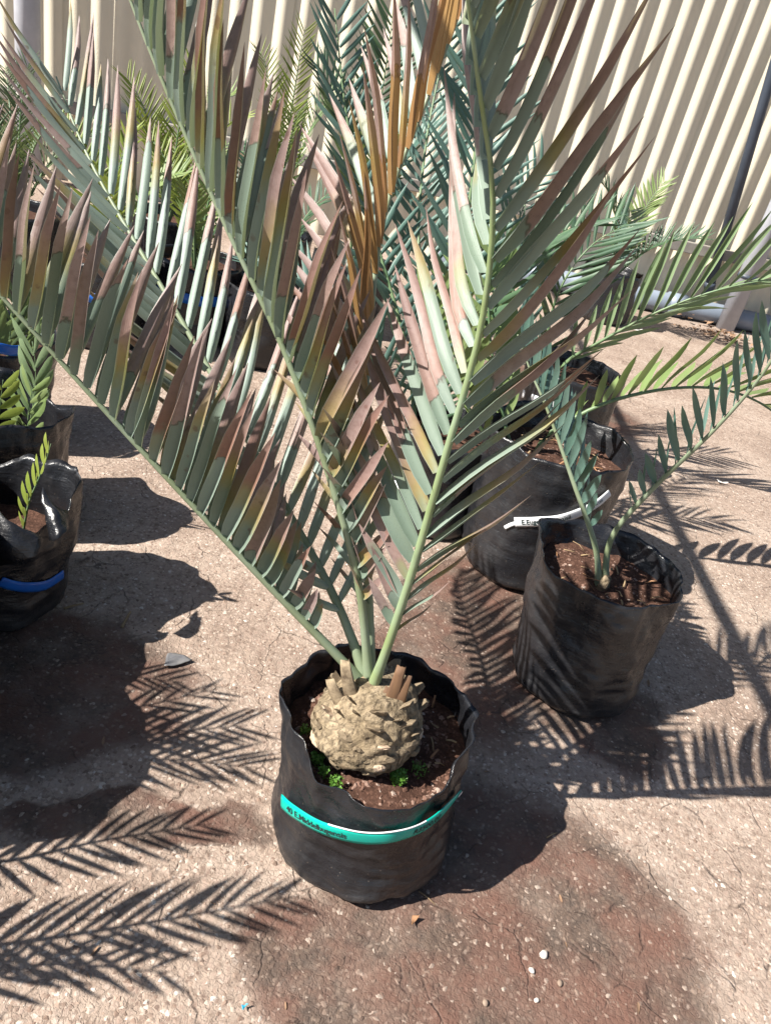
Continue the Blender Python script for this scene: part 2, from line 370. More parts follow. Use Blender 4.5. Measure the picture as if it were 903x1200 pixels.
# ------------------------------------------------------------------ corrugated wall
WM = 0.17; WY0 = 6.5; wang = math.atan(WM); wdir = Vector((math.cos(wang), math.sin(wang), 0)); wn_ = Vector((wdir.y, -wdir.x, 0))
def wp(s, off, z): return Vector((0, WY0, 0)) + wdir*s + wn_*off + Vector((0, 0, z))
WAVE = .155; SW = WAVE*5
wall = thing('corrugated_wall', wp(0, 0, 0), 'cream corrugated fibre cement wall running behind all the plants', 'wall')
nseg = 12
shv = []; shf = []
nc = 5*nseg+5
for j in range(9):
    z = -.02+2.9*j/8
    for i in range(nc+1):
        s_ = i/nseg*WAVE; shv.append(wdir*s_ + wn_*(.0125*math.cos(2*PI*s_/WAVE)+.002*math.sin(z*3)) + Vector((0, 0, z)))
shf = [(j*(nc+1)+i, j*(nc+1)+i+1, (j+1)*(nc+1)+i+1, (j+1)*(nc+1)+i) for j in range(8) for i in range(nc)]
shm = mesh('sheet', shv, shf)
for k in range(-7, 9):
    o = obj('sheet', shm, M['wall'], wall, wdir*(k*SW) + wn_*(.008 if k % 2 else 0.0))
for zc in (.52,):
    gl = obj('girt', box_mesh('girt', 12.5, .06, .085, .006), M['girt'], wall, wn_*.064+wdir*.4+Vector((0, 0, zc))); gl.rotation_euler.z = wang
# pipes and posts in front of the wall
def wallhit(px, py, off):
    d = ray(px, py); o = wp(0, off, 0); t = (o-CAM).dot(wn_)/d.dot(wn_); return CAM+d*t
a = wallhit(640, 327, .22); a.z = .085; b = a+wdir*4.2; b.z = .085; a = a-wdir*.9
t = thing('ground_pipe', a, 'grey plastic pipe lying along the foot of the cream wall', 'pipe')
tube('pipe', [Vector((0, 0, 0)), (b-a)*.5, b-a], .082, M['pipe_grey'], t, 20)
for q in (.38, .62): tube('coupling', [(b-a)*q, (b-a)*(q+.03)], .096, M['pipe_grey'], t, 20)
lo = wallhit(826, 352, .15); hi = wallhit(926, 10, .15); top = lo+(hi-lo)*1.7; lo = Vector((lo.x, lo.y, max(lo.z, .1)))
t = thing('dark_pipe', lo, 'dark blue grey pipe rising up the cream wall from the grey ground pipe', 'pipe')
tube('pipe', [Vector((0, 0, 0)), (top-lo)*.5, top-lo], .038, M['pipe_dark'], t, 16)
for q in (.03,): tube('clip', [(top-lo)*q, (top-lo)*(q+.012)], .044, M['pipe_dark'], t, 16)
p0 = wallhit(866, 345, .32); p0.z = 0
t = thing('pale_post', p0, 'pale lilac grey round post at the wall beside the dark pipe', 'post')
tube('post', [Vector((0, 0, 0)), Vector((0, 0, 1.3)), Vector((0, 0, 2.8))], .075, M['post'], t, 20)
tube('strap', [Vector((0, 0, .42)), Vector((0, 0, .45))], .079, M['pipe_dark'], t, 20)
p0 = wallhit(33, 60, .20); p0.z = 0
t = thing('grey_post', p0, 'blue grey round post before the wall behind the feathery plants', 'post')
tube('post', [Vector((0, 0, 0)), Vector((0, 0, 1.3)), Vector((0, 0, 2.8))], .082, M['post'], t, 20)
tube('bracket', [Vector((0, 0, .50)), Vector((0, 0, .56))], .09, M['girt'], t, 20)

# assumed overhead pole on a stake, unseen, added to cast the straight streak of shadow
ph = 2.2; A_ = gr(720, 480); B_ = gr(903, 830); off_ = Vector((SUN.x/SUN.z*ph, SUN.y/SUN.z*ph, ph)); A_, B_ = A_+off_, B_+off_
dv = (A_-B_).normalized(); e0 = B_-dv*2.4; e1 = A_+dv*3.2
t = thing('shadow_pole', (e0.x, e0.y, 0), 'slim unseen overhead pole added to cast the straight shadow across the paving beside the bags', 'pole')
tube('crossbar', [Vector((0, 0, ph)), (e1-e0)*.5+Vector((0, 0, ph)), e1-e0+Vector((0, 0, ph))], .024, M['post'], t, 12)
tube('stake', [Vector((0, 0, 0)), Vector((0, 0, 1.1)), Vector((0, 0, ph+.03))], .03, M['post'], t, 12)

# ------------------------------------------------------------------ leaflets and fronds
def leaflet_mesh(name, sickle=0.08, curl=0.10, chan=0.16, wmax=1.0, segs=8, blunt=0.06, twist=0.0, side=1, peak=.28, wave=0.0, base=.42):
    v = []; f = []; uv = []
    for i in range(segs+1):
        t = i/segs
        if t < peak: w = base+(1-base)*math.sin(t/peak*PI/2)
        else:
            q = (t-peak)/(1-peak); w = 1-.20*q if q < .55 else (1-.20*q)*((1-((q-.55)/.45)**1.35)*(1-blunt)+blunt*(1 if q < .98 else .5))
        w *= .5*wmax
        x0 = sickle*t*t*side; z0 = curl*t*t+wave*math.sin(t*7)
        a = twist*t*side
        for k, u in enumerate((-1, 0, 1)):
            px = u*w*math.cos(a); pz = abs(u)*w*chan*2*(1-.5*t)+u*w*math.sin(a)
            # x in units of leaflet width, y and bends in units of length
            v.append((px, t, pz, x0, z0)); uv.append((.5+.5*u, t))
    for i in range(segs):
        for k in range(2): f.append((i*3+k, i*3+k+1, i*3+k+4, i*3+k+3))
    return v, f, uv
def make_leaf(name, L, W, mat=None, **k):
    v, f, uv = leaflet_mesh(name, **k)
    return mesh(name, [(a*W+x0*L, t*L, c*W+z0*L) for a, t, c, x0, z0 in v], f, True, uv)

_lm = {}
def leaf_of(me, mat):
    k = (me.name, mat.name)
    if k not in _lm: c = me.copy(); c.name = 'leaflet'; c.materials.append(mat); _lm[k] = c
    return _lm[k]
def frond(root, pts, nh, n, Lf, W, alpha, beta, twist, mats, start=.2, rad=.006, objs=True, end=1.0, sides=(1, -1), jitter=.06, low=None, mat2=None,
          variants=None, shape=None, seed=1, tipw=.6, rbase=None, name='frond', segs=8, seglen=26):
    """pts world points; nh side towards which the blades fold; alpha angle to the rachis (base, tip); beta lift per side"""
    R = random.Random(seed); shape = shape or {}
    base = Vector(root.location)
    P, L = catmull(pts, seglen); P = [p-base for p in P]
    rb = rbase or rad*1.6
    fr = tube(name, P, lambda t: (rad*(1-.80*t) + (rb-rad)*max(0, 1-t*9)**2), mats[1], root, 8)
    vs = variants
    if vs is None:
        vs = {}
        for sd in (1, -1):
            vs[sd] = [make_leaf('leaflet', 1.0, 1.0, side=sd, segs=segs, **{**dict(sickle=R.uniform(.03, .10), curl=R.uniform(-.02, .14), chan=R.uniform(.08, .2), blunt=R.uniform(.02, .12), twist=R.uniform(-.1, .25), wave=R.uniform(-.012, .012)), **shape}) for _ in range(5)]
    JV, JF, JU = [], [], []
    nhv = Vector(nh)
    for i in range(n):
        for sd in sides:
            t = start+(end-start)*(i+(.25 if sd > 0 else -.05)+R.uniform(-.12, .12))/n
            t = min(max(t, 0), .995); x = t*(len(P)-1); k = min(int(x), len(P)-2)
            p = P[k].lerp(P[k+1], x-k); tg = (P[min(k+2, len(P)-1)]-P[max(k-1, 0)]).normalized()
            nn = (nhv-nhv.dot(tg)*tg).normalized(); bb = tg.cross(nn)
            q = (t-start)/(end-start)
            al_ = alpha if not isinstance(alpha[0], tuple) else (alpha[0] if sd > 0 else alpha[1])
            al = math.radians(al_[0]+(al_[1]-al_[0])*q)+R.uniform(-jitter, jitter)
            be = beta[0] if sd > 0 else beta[1]
            if isinstance(be, tuple): be = be[0]+(be[1]-be[0])*q
            be = math.radians(be)+R.uniform(-jitter, jitter)*1.3
            lat = bb*sd*math.cos(be)+nn*math.sin(be)
            d = (tg*math.cos(al)+lat*math.sin(al)).normalized()
            w = (tg-tg.dot(d)*d).normalized()
            z = w.cross(d)*sd
            tw_ = twist if not isinstance(twist, tuple) else (twist[0] if sd > 0 else twist[1])
            if isinstance(tw_, tuple): tw_ = tw_[0]+(tw_[1]-tw_[0])*q
            ta = math.radians(tw_)*sd+R.uniform(-.16, .16)
            w = (Matrix.Rotation(ta, 3, d) @ w).normalized()
            xa = w*sd; za = xa.cross(d)
            ll = Lf(q)*R.uniform(.9, 1.08); ww = W*(1-(1-tipw)*q**2)*R.uniform(.88, 1.1)*(.6+.4*min(1, q*6+.2))
            # column matrix: x across (width), y along, z normal; uniform bends are part of the unit leaf
            m3 = Matrix((xa*1.0, d, za)).transposed()
            sx, sz = ww, ww
            loc = p+nn*rad*.4+lat*rad*.3
            if objs:
                key = R.randrange(5)
                me = leaf_of((low if low and q < .5 else vs)[sd][key], mat2 if mat2 and sd > 0 and q > .25 else mats[0])
                o = bpy.data.objects.new('leaflet', me); COL.objects.link(o); o.parent = fr
                # leaf mesh was made with L = 1, W = 1/8 of its length
                sc = ll
                o.matrix_local = Matrix.Translation(loc) @ m3.to_4x4() @ Matrix.Diagonal((ww*1.0/1.0, ll, ll*.55, 1))
            else:
                me = R.choice(vs[sd]); o0 = len(JV)
                mm = Matrix.Translation(loc) @ m3.to_4x4() @ Matrix.Diagonal((ww, ll, ll*.55, 1))
                JV += [mm @ v.co for v in me.vertices]
                JF += [tuple(o0+j for j in pl.vertices) for pl in me.polygons]
                JU += _uvs(me)
    if not objs and JV:
        jo = obj('leaflets', mesh('leaflets', JV, JF, True, JU), mats[0], fr); jo['kind'] = 'stuff'
    return fr
_uvc = {}
def _uvs(me):
    if me.name not in _uvc:
        u = [(0, 0)]*len(me.vertices); l = me.uv_layers[0].data
        for lp in me.loops: u[lp.vertex_index] = tuple(l[lp.index].uv)
        _uvc[me.name] = u
    return _uvc[me.name]
# the unit leaf: width 1 (scaled by leaf width); bends x0 are in units of width, z0 and channel in units of length
def unit_variants(seed, segs=9, n=5, sick=(.3, 1.0), curl=(-.02, .2), chan=(.03, .06), peak=.2, blunt=(.02, .10), twist=(-.1, .3), base=.62, wave=.02):
    R = random.Random(seed); out = {1: [], -1: []}
    for sd in (1, -1):
        for _ in range(n):
            v, f, uv = leaflet_mesh('l', sickle=R.uniform(*sick), curl=R.uniform(*curl), chan=0, segs=segs, blunt=R.uniform(*blunt), twist=0, side=sd, peak=peak, base=base, wave=R.uniform(-wave, wave))
            ch = R.uniform(*chan); tw = R.uniform(*twist)*sd
            vv = []
            for (a, t, c, x0, z0), (u, _t) in zip(v, uv):
                vv.append((a*math.cos(tw*t)+x0, t, abs(a)*ch*2*2*(1-.4*t)+z0/.55+a*math.sin(tw*t)*.12/.55))
            out[sd].append(mesh('leaflet', vv, f, True, uv))
    return out

# ------------------------------------------------------------------ grow bags
class Bag:
    def __init__(s, base, top, rb, rt, h, seed, rim=None, soil=.78, wr=1.0):
        s.base, s.top, s.rb, s.rt, s.h, s.seed, s.wr = Vector((base[0], base[1], 0)), Vector((top[0], top[1], 0)), rb, rt, h, seed, wr
        s.rim = rim or (lambda a: 1+.05*noise.noise(Vector((math.cos(a)*1.3, math.sin(a)*1.3, seed*3.1)))+.02*noise.noise(Vector((math.cos(a)*4, math.sin(a)*4, seed*1.7))))
        s.soil = soil*h
    def center(s, z): return s.base.lerp(s.top, max(0, z/s.h))
    def rad(s, a, z):
        u = z/s.h; r = s.rb+(s.rt-s.rb)*u
        r -= .028*max(0, 1-z/.035)**2                       # rounded bottom edge
        ca, sa = math.cos(a), math.sin(a)
        N = lambda x, y, zz: noise.noise(Vector((x, y, zz)))
        low = max(0, 1-u*1.6)
        r += 1.35*s.wr*(.012*N(ca*1.5+s.seed, sa*1.5, u*1.4) + .0075*N(ca*3+s.seed*2, sa*3, u*4)*(.4+u) + .005*low*N(ca*2.2+s.seed, sa*2.2, z*60)
                   + .0045*N(ca*7, sa*7+s.seed, u*2.0)*u*u + .0028*N(ca*5+z*22, sa*5, s.seed+z*34) + .0016*N(ca*14, sa*14, z*45+s.seed))
        return r
    def pt(s, a, z, off=0.0):
        c = s.center(z); r = s.rad(a, z)+off; return Vector((c.x+r*math.cos(a), c.y+r*math.sin(a), z))
    def build(s, root, nu=120, nv=46, mat=None):
        base = Vector(root.location); v = []; f = []
        for j in range(nv+1):
            for i in range(nu):
                a = 2*PI*i/nu; zr = s.h*s.rim(a); u = j/nv; u = u if u > .25 else u*u/.25
                v.append(s.pt(a, u*zr)-base)
        inr = 14
        for j in range(1, inr+1):
            for i in range(nu):
                a = 2*PI*i/nu; zr = s.h*s.rim(a); z = zr+(s.soil-.03-zr)*j/inr
                v.append(s.pt(a, z, -.0035)-base)
        rows = nv+1+inr
        for j in range(rows-1):
            for i in range(nu):
                i2 = (i+1) % nu; f.append((j*nu+i, j*nu+i2, (j+1)*nu+i2, (j+1)*nu+i))
        f.append(tuple(range(nu-1, -1, -1)))
        return obj('grow_bag', mesh('grow_bag', v, f), mat or M['bag'], root)
    def hit(s, px, py, off=.003):
        d = ray(px, py).normalized(); tt = .3; prev = None
        for k in range(2400):
            p = CAM+d*tt; c = s.center(p.z); a = math.atan2(p.y-c.y, p.x-c.x)
            if 0 <= p.z <= s.h*1.35 and (Vector((p.x, p.y, 0))-c).length < s.rad(a, p.z)+off: return a, p.z
            tt += .0015
        return None
    def soil_part(s, root, seed, amp=.014, clods=420, kind=True, bump=None):
        base = Vector(root.location); nr, na = 14, 48; v = []; f = []
        c = s.center(s.soil)
        for j in range(nr+1):
            for i in range(na):
                a = 2*PI*i/na; r = (s.rad(a, s.soil)-.002)*max(j/nr, .004)
                x, y = c.x+r*math.cos(a), c.y+r*math.sin(a)
                z = s.soil+amp*noise.noise(Vector((x*14, y*14, seed)))+amp*.6*noise.noise(Vector((x*40, y*40, seed)))
                v.append(Vector((x, y, z))-base)
        for j in range(nr):
            for i in range(na):
                i2 = (i+1) % na; f.append((j*na+i, j*na+i2, (j+1)*na+i2, (j+1)*na+i))
        so = obj('soil', mesh('soil', v, f), M['soil'], root)
        if clods:
            rr = (s.rb+(s.rt-s.rb)*s.soil/s.h)-.024
            keep = lambda x, y: (x-c.x)**2+(y-c.y)**2 < rr*rr
            me = chips('soil_clods', clods, (c.x-rr, c.x+rr), (c.y-rr, c.y+rr), .0022, .0085, seed)
            co = np.empty(len(me.vertices)*3, dtype=np.float32); me.vertices.foreach_get('co', co); co = co.reshape(-1, 3)
            # stretch chips upward and set them on the soil, dropping those outside the bag
            ctr = co.reshape(-1, 9, 3).mean(1)
            out = []
            for q, ct in zip(co.reshape(-1, 9, 3), ctr):
                x, y = ct[0], ct[1]; k = min(1.0, rr/max(1e-6, math.hypot(x-c.x, y-c.y)))
                nx, ny = c.x+(x-c.x)*k, c.y+(y-c.y)*k
                z = s.soil+amp*noise.noise(Vector((nx*14, ny*14, seed)))+amp*.6*noise.noise(Vector((nx*40, ny*40, seed)))
                q = q.copy(); q[:, 2] = q[:, 2]*1.8+z; q[:, 0] += nx-x; q[:, 1] += ny-y; out.append(q)
            co = np.concatenate(out)-np.array(base); me.vertices.foreach_set('co', co.astype(np.float32).ravel()); me.update()
            k = obj('soil_clods', me, M['clod'], so); k['kind'] = 'stuff'
        return so

def text_on_strip(parent, body, place, size, x0, mat, name='lettering'):
    cu = bpy.data.curves.new('t', 'FONT'); cu.body = body; cu.size = size; cu.offset = size*.022
    o = bpy.data.objects.new('t', cu); COL.objects.link(o); bpy.context.view_layer.update()
    me = bpy.data.meshes.new_from_object(o.evaluated_get(bpy.context.evaluated_depsgraph_get()))
    w = max(v.co.x for v in me.vertices)
    bm = bmesh.new(); bm.from_mesh(me); bmesh.ops.triangulate(bm, faces=bm.faces[:])
    for v in bm.verts: v.co = place(x0+v.co.x, v.co.y)
    bm.to_mesh(me); bm.free(); bpy.data.objects.remove(o); me.name = name
    me.materials.clear(); return obj(name, me, mat, parent), w
def strip(root, parent, bag, pxs, halfw, mat, off=.004, name='label_tape', text=None, tsize=.0085, back=None, n=60, sag=0.0):
    """a plastic strip laid round a bag through photo points on its surface"""
    base = Vector(root.location); hits = []
    for p in pxs:
        h = bag.hit(*p)
        if h: hits.append(h)
    ctl = [bag.pt(a, z, off) for a, z in hits]
    P, L = catmull(ctl, n)
    ups = []
    for i in range(n):
        t = (P[min(i+1, n-1)]-P[max(i-1, 0)]).normalized(); c = bag.center(P[i].z); o = Vector((P[i].x-c.x, P[i].y-c.y, 0)).normalized()
        u = o.cross(t); u = u if u.z > 0 else -u; ups.append((u.normalized(), o, t))
    def place(x, y, o2=.0):
        q = min(max(x/L, 0), .9999)*(n-1); k = int(q); fct = q-k
        p = P[k].lerp(P[k+1], fct); u = ups[k][0].lerp(ups[k+1][0], fct).normalized(); o = ups[k][1].lerp(ups[k+1][1], fct)
        return p+u*y+o*o2-base
    v = []; f = []; uv = []
    for i in range(n):
        x = L*i/(n-1); hw = halfw*(1-.75*max(0, (i/(n-1)-.86)/.14)) if back != 'flat' else halfw
        for yk, o2 in ((-1, 0), (-.5, .0012), (.5, .0012), (1, 0), (1, -.0015), (-1, -.0015)): v.append(place(x, yk*hw, o2))
    for i in range(n-1):
        for k in range(6): f.append((i*6+k, i*6+(k+1) % 6, (i+1)*6+(k+1) % 6, (i+1)*6+k))
    f += [(5, 4, 3, 2, 1, 0), tuple((n-1)*6+k for k in range(6))]
    st = obj(name, mesh(name, v, f), mat, parent)
    return st, place, L

# ------------------------------------------------------------------ the main plant
def main_rim(a):
    # high on the left, low along the front, with one steep step between them
    d = math.degrees(a) % 360
    def sm(x, lo, hi): t = min(1, max(0, (x-lo)/(hi-lo))); return t*t*(3-2*t)
    front = sm(d, 226, 246)*(1-sm(d, 300, 352))
    return 1.06-.17*front+.022*math.sin(a*3+1)+.012*noise.noise(Vector((math.cos(a)*5, math.sin(a)*5, .3)))
MC = (.092, 1.005)
mb = Bag((MC[0]+.004, MC[1]-.005), (MC[0]-.012, MC[1]+.028), .176, .170, .272, 2.3, main_rim, soil=.80)
plant = thing('potted_cycad', (MC[0], MC[1], 0), 'large browned blue green cycad with scaly caudex in a black bag with green label tape', 'potted plant')
bagm = mb.build(plant, 160, 60)
soilm = mb.soil_part(plant, 5, .012, 1500)
tape, place, TL = strip(plant, bagm, mb, [(333, 938), (345, 948), (372, 964), (400, 974), (430, 979), (462, 977), (492, 967), (515, 950), (536, 926)], .0145, M['tape_green'], off=.0085)
_, w1 = text_on_strip(tape, '40 E.Middelbugensis', lambda x, y: place(x, y-.005, .0022), .0165, TL*.05, M['ink'])
text_on_strip(tape, 'R3500,00', lambda x, y: place(x, y-.005, .0022), .0165, TL*.66, M['ink'])
v = []; f = []
for i in range(40):
    x = TL*(.30+.42*i/39)
    v += [place(x, .0146, .0016), place(x, .0158, .001), place(x, .0158, -.001), place(x, .0146, -.001)]
f = [(i*4+k, i*4+(k+1) % 4, i*4+4+(k+1) % 4, i*4+4+k) for i in range(39) for k in range(4)]
obj('tape_edge', mesh('tape_edge', v, f), M['tape_white'], tape)
v = [place(TL*q, y, .0026) for q in (.965, .999) for y in (-.0035, .0035)]; obj('tape_end', mesh('tape_end', v+[place(TL*1.0, 0, .003)], [(0, 2, 4, 3, 1)]), M['tape_white'], tape)

# caudex: a squat barrel of bark with leaf-base scales
CX = gr(430, 845, .29); CX = Vector((CX.x, CX.y+.012, mb.soil-.012)); CR = .098; CHH = .155
ctop = CX+Vector((.012, .015, CHH))
v = []; f = []; na, nz = 72, 40
def cprof(u): return CR*(math.sin(min(1, (u+.10)/.46)*PI/2) if u < .36 else (1-.52*((u-.36)/.64)**1.7))
def csurf(a, u, off=0):
    N = noise.noise; ca, sa = math.cos(a), math.sin(a)
    r = cprof(u)*(1+.07*N(Vector((ca*1.5, sa*1.5, u*2)))+.07*N(Vector((ca*4, sa*4, u*7)))+.045*N(Vector((ca*9, sa*9, u*16)))+.03*N(Vector((ca*20, sa*20, u*34))))+off
    c = CX.lerp(ctop, u); return Vector((c.x+r*ca, c.y+r*sa, CX.z+CHH*u))
loc0 = Vector(plant.location)
for j in range(nz+1):
    for i in range(na): v.append(csurf(2*PI*i/na, j/nz)-CX)
f = [(j*na+i, j*na+(i+1) % na, (j+1)*na+(i+1) % na, (j+1)*na+i) for j in range(nz) for i in range(na)]
f.append(tuple(nz*na+i for i in range(na)))
cau = obj('caudex', mesh('caudex', v, f), M['caudex'], plant, CX-loc0)
R = random.Random(11)
def scale_mesh(sd):
    r = random.Random(sd); bm = bmesh.new(); bmesh.ops.create_cube(bm, size=1)
    bmesh.ops.subdivide_edges(bm, edges=bm.edges[:], cuts=1, use_grid_fill=True)
    for q in bm.verts:
        x, y, z = q.co; k = 1-.55*(z+.5)
        q.co = Vector((x*(1.25-.9*abs(y))*k, y*k*.9, z))+Vector((r.uniform(-.1, .1), r.uniform(-.1, .1)-.15*(z+.5)**2, r.uniform(-.12, .12)))
    me = bpy.data.meshes.new('leaf_base'); bm.to_mesh(me); bm.free(); return me
sm = [scale_mesh(i) for i in range(6)]; sp = [m.copy() for m in sm]
for i in range(74):
    if R.random() < .25: continue
    u = .14+.82*i/74; a = i*2.39996+R.uniform(-.2, .2)
    p = csurf(a, u); o_ = (csurf(a, u, .01)-p).normalized(); tilt = Vector((0, 0, 1))*(.25+1.2*u)
    d = (o_+tilt*.8).normalized()
    sc = R.uniform(.012, .028); hh = R.uniform(.005, .010) if u < .6 else R.uniform(.016, .030)
    pale = R.random() < .16
    ob = bpy.data.objects.new('leaf_base', (sp if pale else sm)[i % 6]); COL.objects.link(ob); ob.parent = cau
    if not ob.data.materials: ob.data.materials.append(M['scale_pale'] if pale else M['scale'])
    xa = d.cross(Vector((0, 0, 1))).normalized(); ya = d.cross(xa)
    ob.matrix_local = Matrix.Translation(p-CX+d*hh*.25) @ Matrix((xa, ya, d)).transposed().to_4x4() @ Matrix.Diagonal((sc*1.15, sc*(.7 if u < .6 else .38), hh, 1))
# dry petiole stubs at the crown
for (px, py, ex, ey, r) in ((461, 812, 470, 782, .010), (470, 816, 478, 794, .008), (450, 822, 454, 808, .008), (410, 806, 404, 776, .011), (396, 816, 386, 796, .011), (418, 822, 414, 810, .009)):
    p = at(px, py, CX.y-.012); e = at(ex, ey, CX.y-.004); ax = (e-p).normalized(); V_ = []; F_ = []
    rr_ = random.Random(px); sx_ = ax.cross(Vector((0, 1, 0))).normalized(); sy_ = ax.cross(sx_)
    p = p-ax*.02
    for i in range(6):
        q = i/5; c_ = p.lerp(e, q)+sy_*.004*math.sin(q*3)
        for k in range(8):
            an = 2*PI*k/8; rag = ax*(rr_.uniform(-.006, .007) if i == 5 else 0)
            V_.append(c_+sx_*math.cos(an)*r*(1.25-.45*q)+sy_*math.sin(an)*r*.24*(1.1-.4*q)+rag-CX)
    F_ = [(i*8+k, i*8+(k+1) % 8, i*8+8+(k+1) % 8, i*8+8+k) for i in range(5) for k in range(8)]+[tuple(40+k for k in range(8))]
    obj('dry_petiole', mesh('dry_petiole', V_, F_), M['petiole_dry'] if px > 440 else M['scale'], cau)
# weeds on the soil
def weed(px, py, n, spread, seed, zz):
    r = random.Random(seed); c = gr(px, py, zz); V = []; F = []; U = []
    for i in range(n):
        a = r.uniform(0, 2*PI); d = r.random()**.6*spread; p = c+Vector((math.cos(a)*d, math.sin(a)*d, r.uniform(.0, .016)))
        L = r.uniform(.003, .0065); b = r.uniform(0, 2*PI); up = Vector((math.cos(b), math.sin(b), r.uniform(.2, .9))).normalized()
        s_ = up.cross(Vector((0, 0, 1))).normalized()*L*.45; k = len(V)
        V += [p, p+up*L*.5+s_, p+up*L, p+up*L*.5-s_]; F.append((k, k+1, k+2, k+3)); U += [(.5, 0), (.8, .5), (.5, 1), (.2, .5)]
    for i in range(n//6):
        a = r.uniform(0, 2*PI); d = r.random()**.6*spread; p = c+Vector((math.cos(a)*d, math.sin(a)*d, -.006)); k = len(V)
        V += [p, p+Vector((.0012, 0, 0)), p+Vector((.001, .003, .02)), p+Vector((0, .003, .02))]; F.append((k, k+1, k+2, k+3)); U += [(.4, 0), (.6, 0), (.6, 1), (.4, 1)]
    o = obj('weed', mesh('weed', [q-loc0 for q in V], F, True, U), M['weed'], plant); o['kind'] = 'stuff'
weed(466, 914, 260, .015, 1, mb.soil+.004); weed(371, 893, 130, .012, 2, mb.soil+.004); weed(392, 920, 70, .012, 3, mb.soil+.003)
weed(490, 905, 40, .015, 4, mb.soil+.003); weed(357, 860, 60, .01, 6, mb.soil+.004); weed(378, 908, 60, .010, 8, mb.soil+.004)

VST = unit_variants(20, sick=(-.1, .3), curl=(-.03, .06)); VM = unit_variants(21); VMR = unit_variants(22, sick=(1.2, 3.4), curl=(.02, .22)); VMF = unit_variants(23, sick=(.1, .7), curl=(-.05, .12))
mm = (M['leaf_main'], M['rachis_g']); mm5 = (M['leaf_main'], M['rachis']); mbk = (M['leaf_back'], M['rachis_g'])
W_ = .026
def lenf(a, m, e): return lambda q: (a+(m-a)*min(1, q/.28)) if q < .28 else (m+(e-m)*max(0, (q-.5)/.5)**1.5)
crown = at(436, 800, 1.02)
# left frond
frond(plant, [crown-Vector((.0, 0, .03)), at(412, 786, 1.02), at(300, 670, 1.01), at(150, 510, 1.0), at(0, 345, .99), at(-110, 225, .98)], (.62, .30, .62), 31, lenf(.06, .235, .18), .0255, (64, 60), (66, 62), (14, 22), mm, .17, .0085, variants=VMF, seed=31)
# tall frond leaning left
frond(plant, [crown-Vector((0, 0, .03)), at(430, 770, 1.03), at(413, 650, 1.04), at(345, 440, 1.07), at(258, 250, 1.10), at(168, 40, 1.13), at(120, -100, 1.15)], (.85, .15, .40), 32, lenf(.07, .25, .19), .0245, (48, 36), (62, 55), (16, 22), mm, .17, .0082, variants=VMF, seed=32)
# frond leaning back to the left
frond(plant, [crown-Vector((0, 0, .03)), at(420, 770, 1.04), at(387, 690, 1.08), at(317, 563, 1.17), at(217, 383, 1.30), at(133, 240, 1.42), at(95, 165, 1.49), at(66, 90, 1.55)], (.62, -.15, .75), 30, lenf(.13, .27, .17), .0205, (54, 30), ((48, 66), (0, 8)), (20, 30), mbk, .13, .0085, variants=VMF, seed=33)
# frond leaning back behind the crown
frond(plant, [crown-Vector((0, 0, .03)), at(434, 760, 1.05), at(430, 650, 1.09), at(428, 520, 1.14), at(432, 400, 1.2), at(450, 250, 1.27), at(495, 130, 1.33), at(540, 10, 1.39), at(575, -90, 1.44)], (-.70, -.35, .35), 28, lenf(.12, .26, .20), .0235, (46, 32), (50, 24), (15, 15), mbk, .13, .0085, variants=VMF, seed=34, mat2=M['leaf_orange'])
# upright frond leaning to the right
frond(plant, [crown-Vector((0, 0, .03)), at(446, 780, 1.01), at(480, 680, 1.0), at(520, 540, .985), at(562, 390, .97), at(578, 240, .95), at(562, 110, .915), at(548, 0, .88), at(535, -90, .85)], (-.15, .85, .25), 29, lambda q: .09+.19*min(1, q/.22), .0222, ((40, 78), (34, 37)), ((20, 120), (2, 4)), ((20, 30), (-50, 8)), mm5, .15, .0085, variants=VMR, low=VST, seed=35)

# ------------------------------------------------------------------ right-hand potted plants
VS = unit_variants(41, segs=6, sick=(.1, .6), peak=.4, base=.3); VB = unit_variants(42, segs=6, sick=(.2, .9), peak=.42, base=.3, chan=(.02, .05)); VN = unit_variants(43, segs=4, sick=(-.2, .6), base=.5, curl=(-.05, .15), twist=(-.1, .1))

rb = Bag((.575, 1.595), (.565, 1.675), .155, .186, .345, 4.1, soil=.80)
t = thing('potted_cycad', (.575, 1.595, 0), 'young cycad with two teal fronds in a tall untagged black bag', 'potted plant', 'bagged cycads beside the large one')
rbm = rb.build(t); rb.soil_part(t, 8, .01, 700)
c = rb.center(rb.soil); c = Vector((c.x, c.y, rb.soil))
frond(t, [c+Vector((-.0, -.01, -.01)), at(697, 640, 1.67), at(672, 567, 1.70), at(640, 478, 1.75), at(622, 437, 1.78), at(606, 392, 1.81)], (.75, -.25, .35), 16, lenf(.07, .17, .13), .025, (52, 42), (20, 62), 15, (M['leaf_teal'], M['rachis_g']), .26, .0085, variants=VS, seed=51)
frond(t, [c+Vector((.015, 0, -.01)), at(716, 630, 1.66), at(765, 572, 1.64), at(830, 510, 1.60), at(880, 455, 1.56), at(915, 405, 1.53), at(960, 330, 1.48)], (-.5, .25, .8), 17, lenf(.06, .14, .15), .020, (60, 30), (55, 60), 40, (M['leaf_teal'], M['rachis_g']), .28, .0085, variants=VS, seed=52)
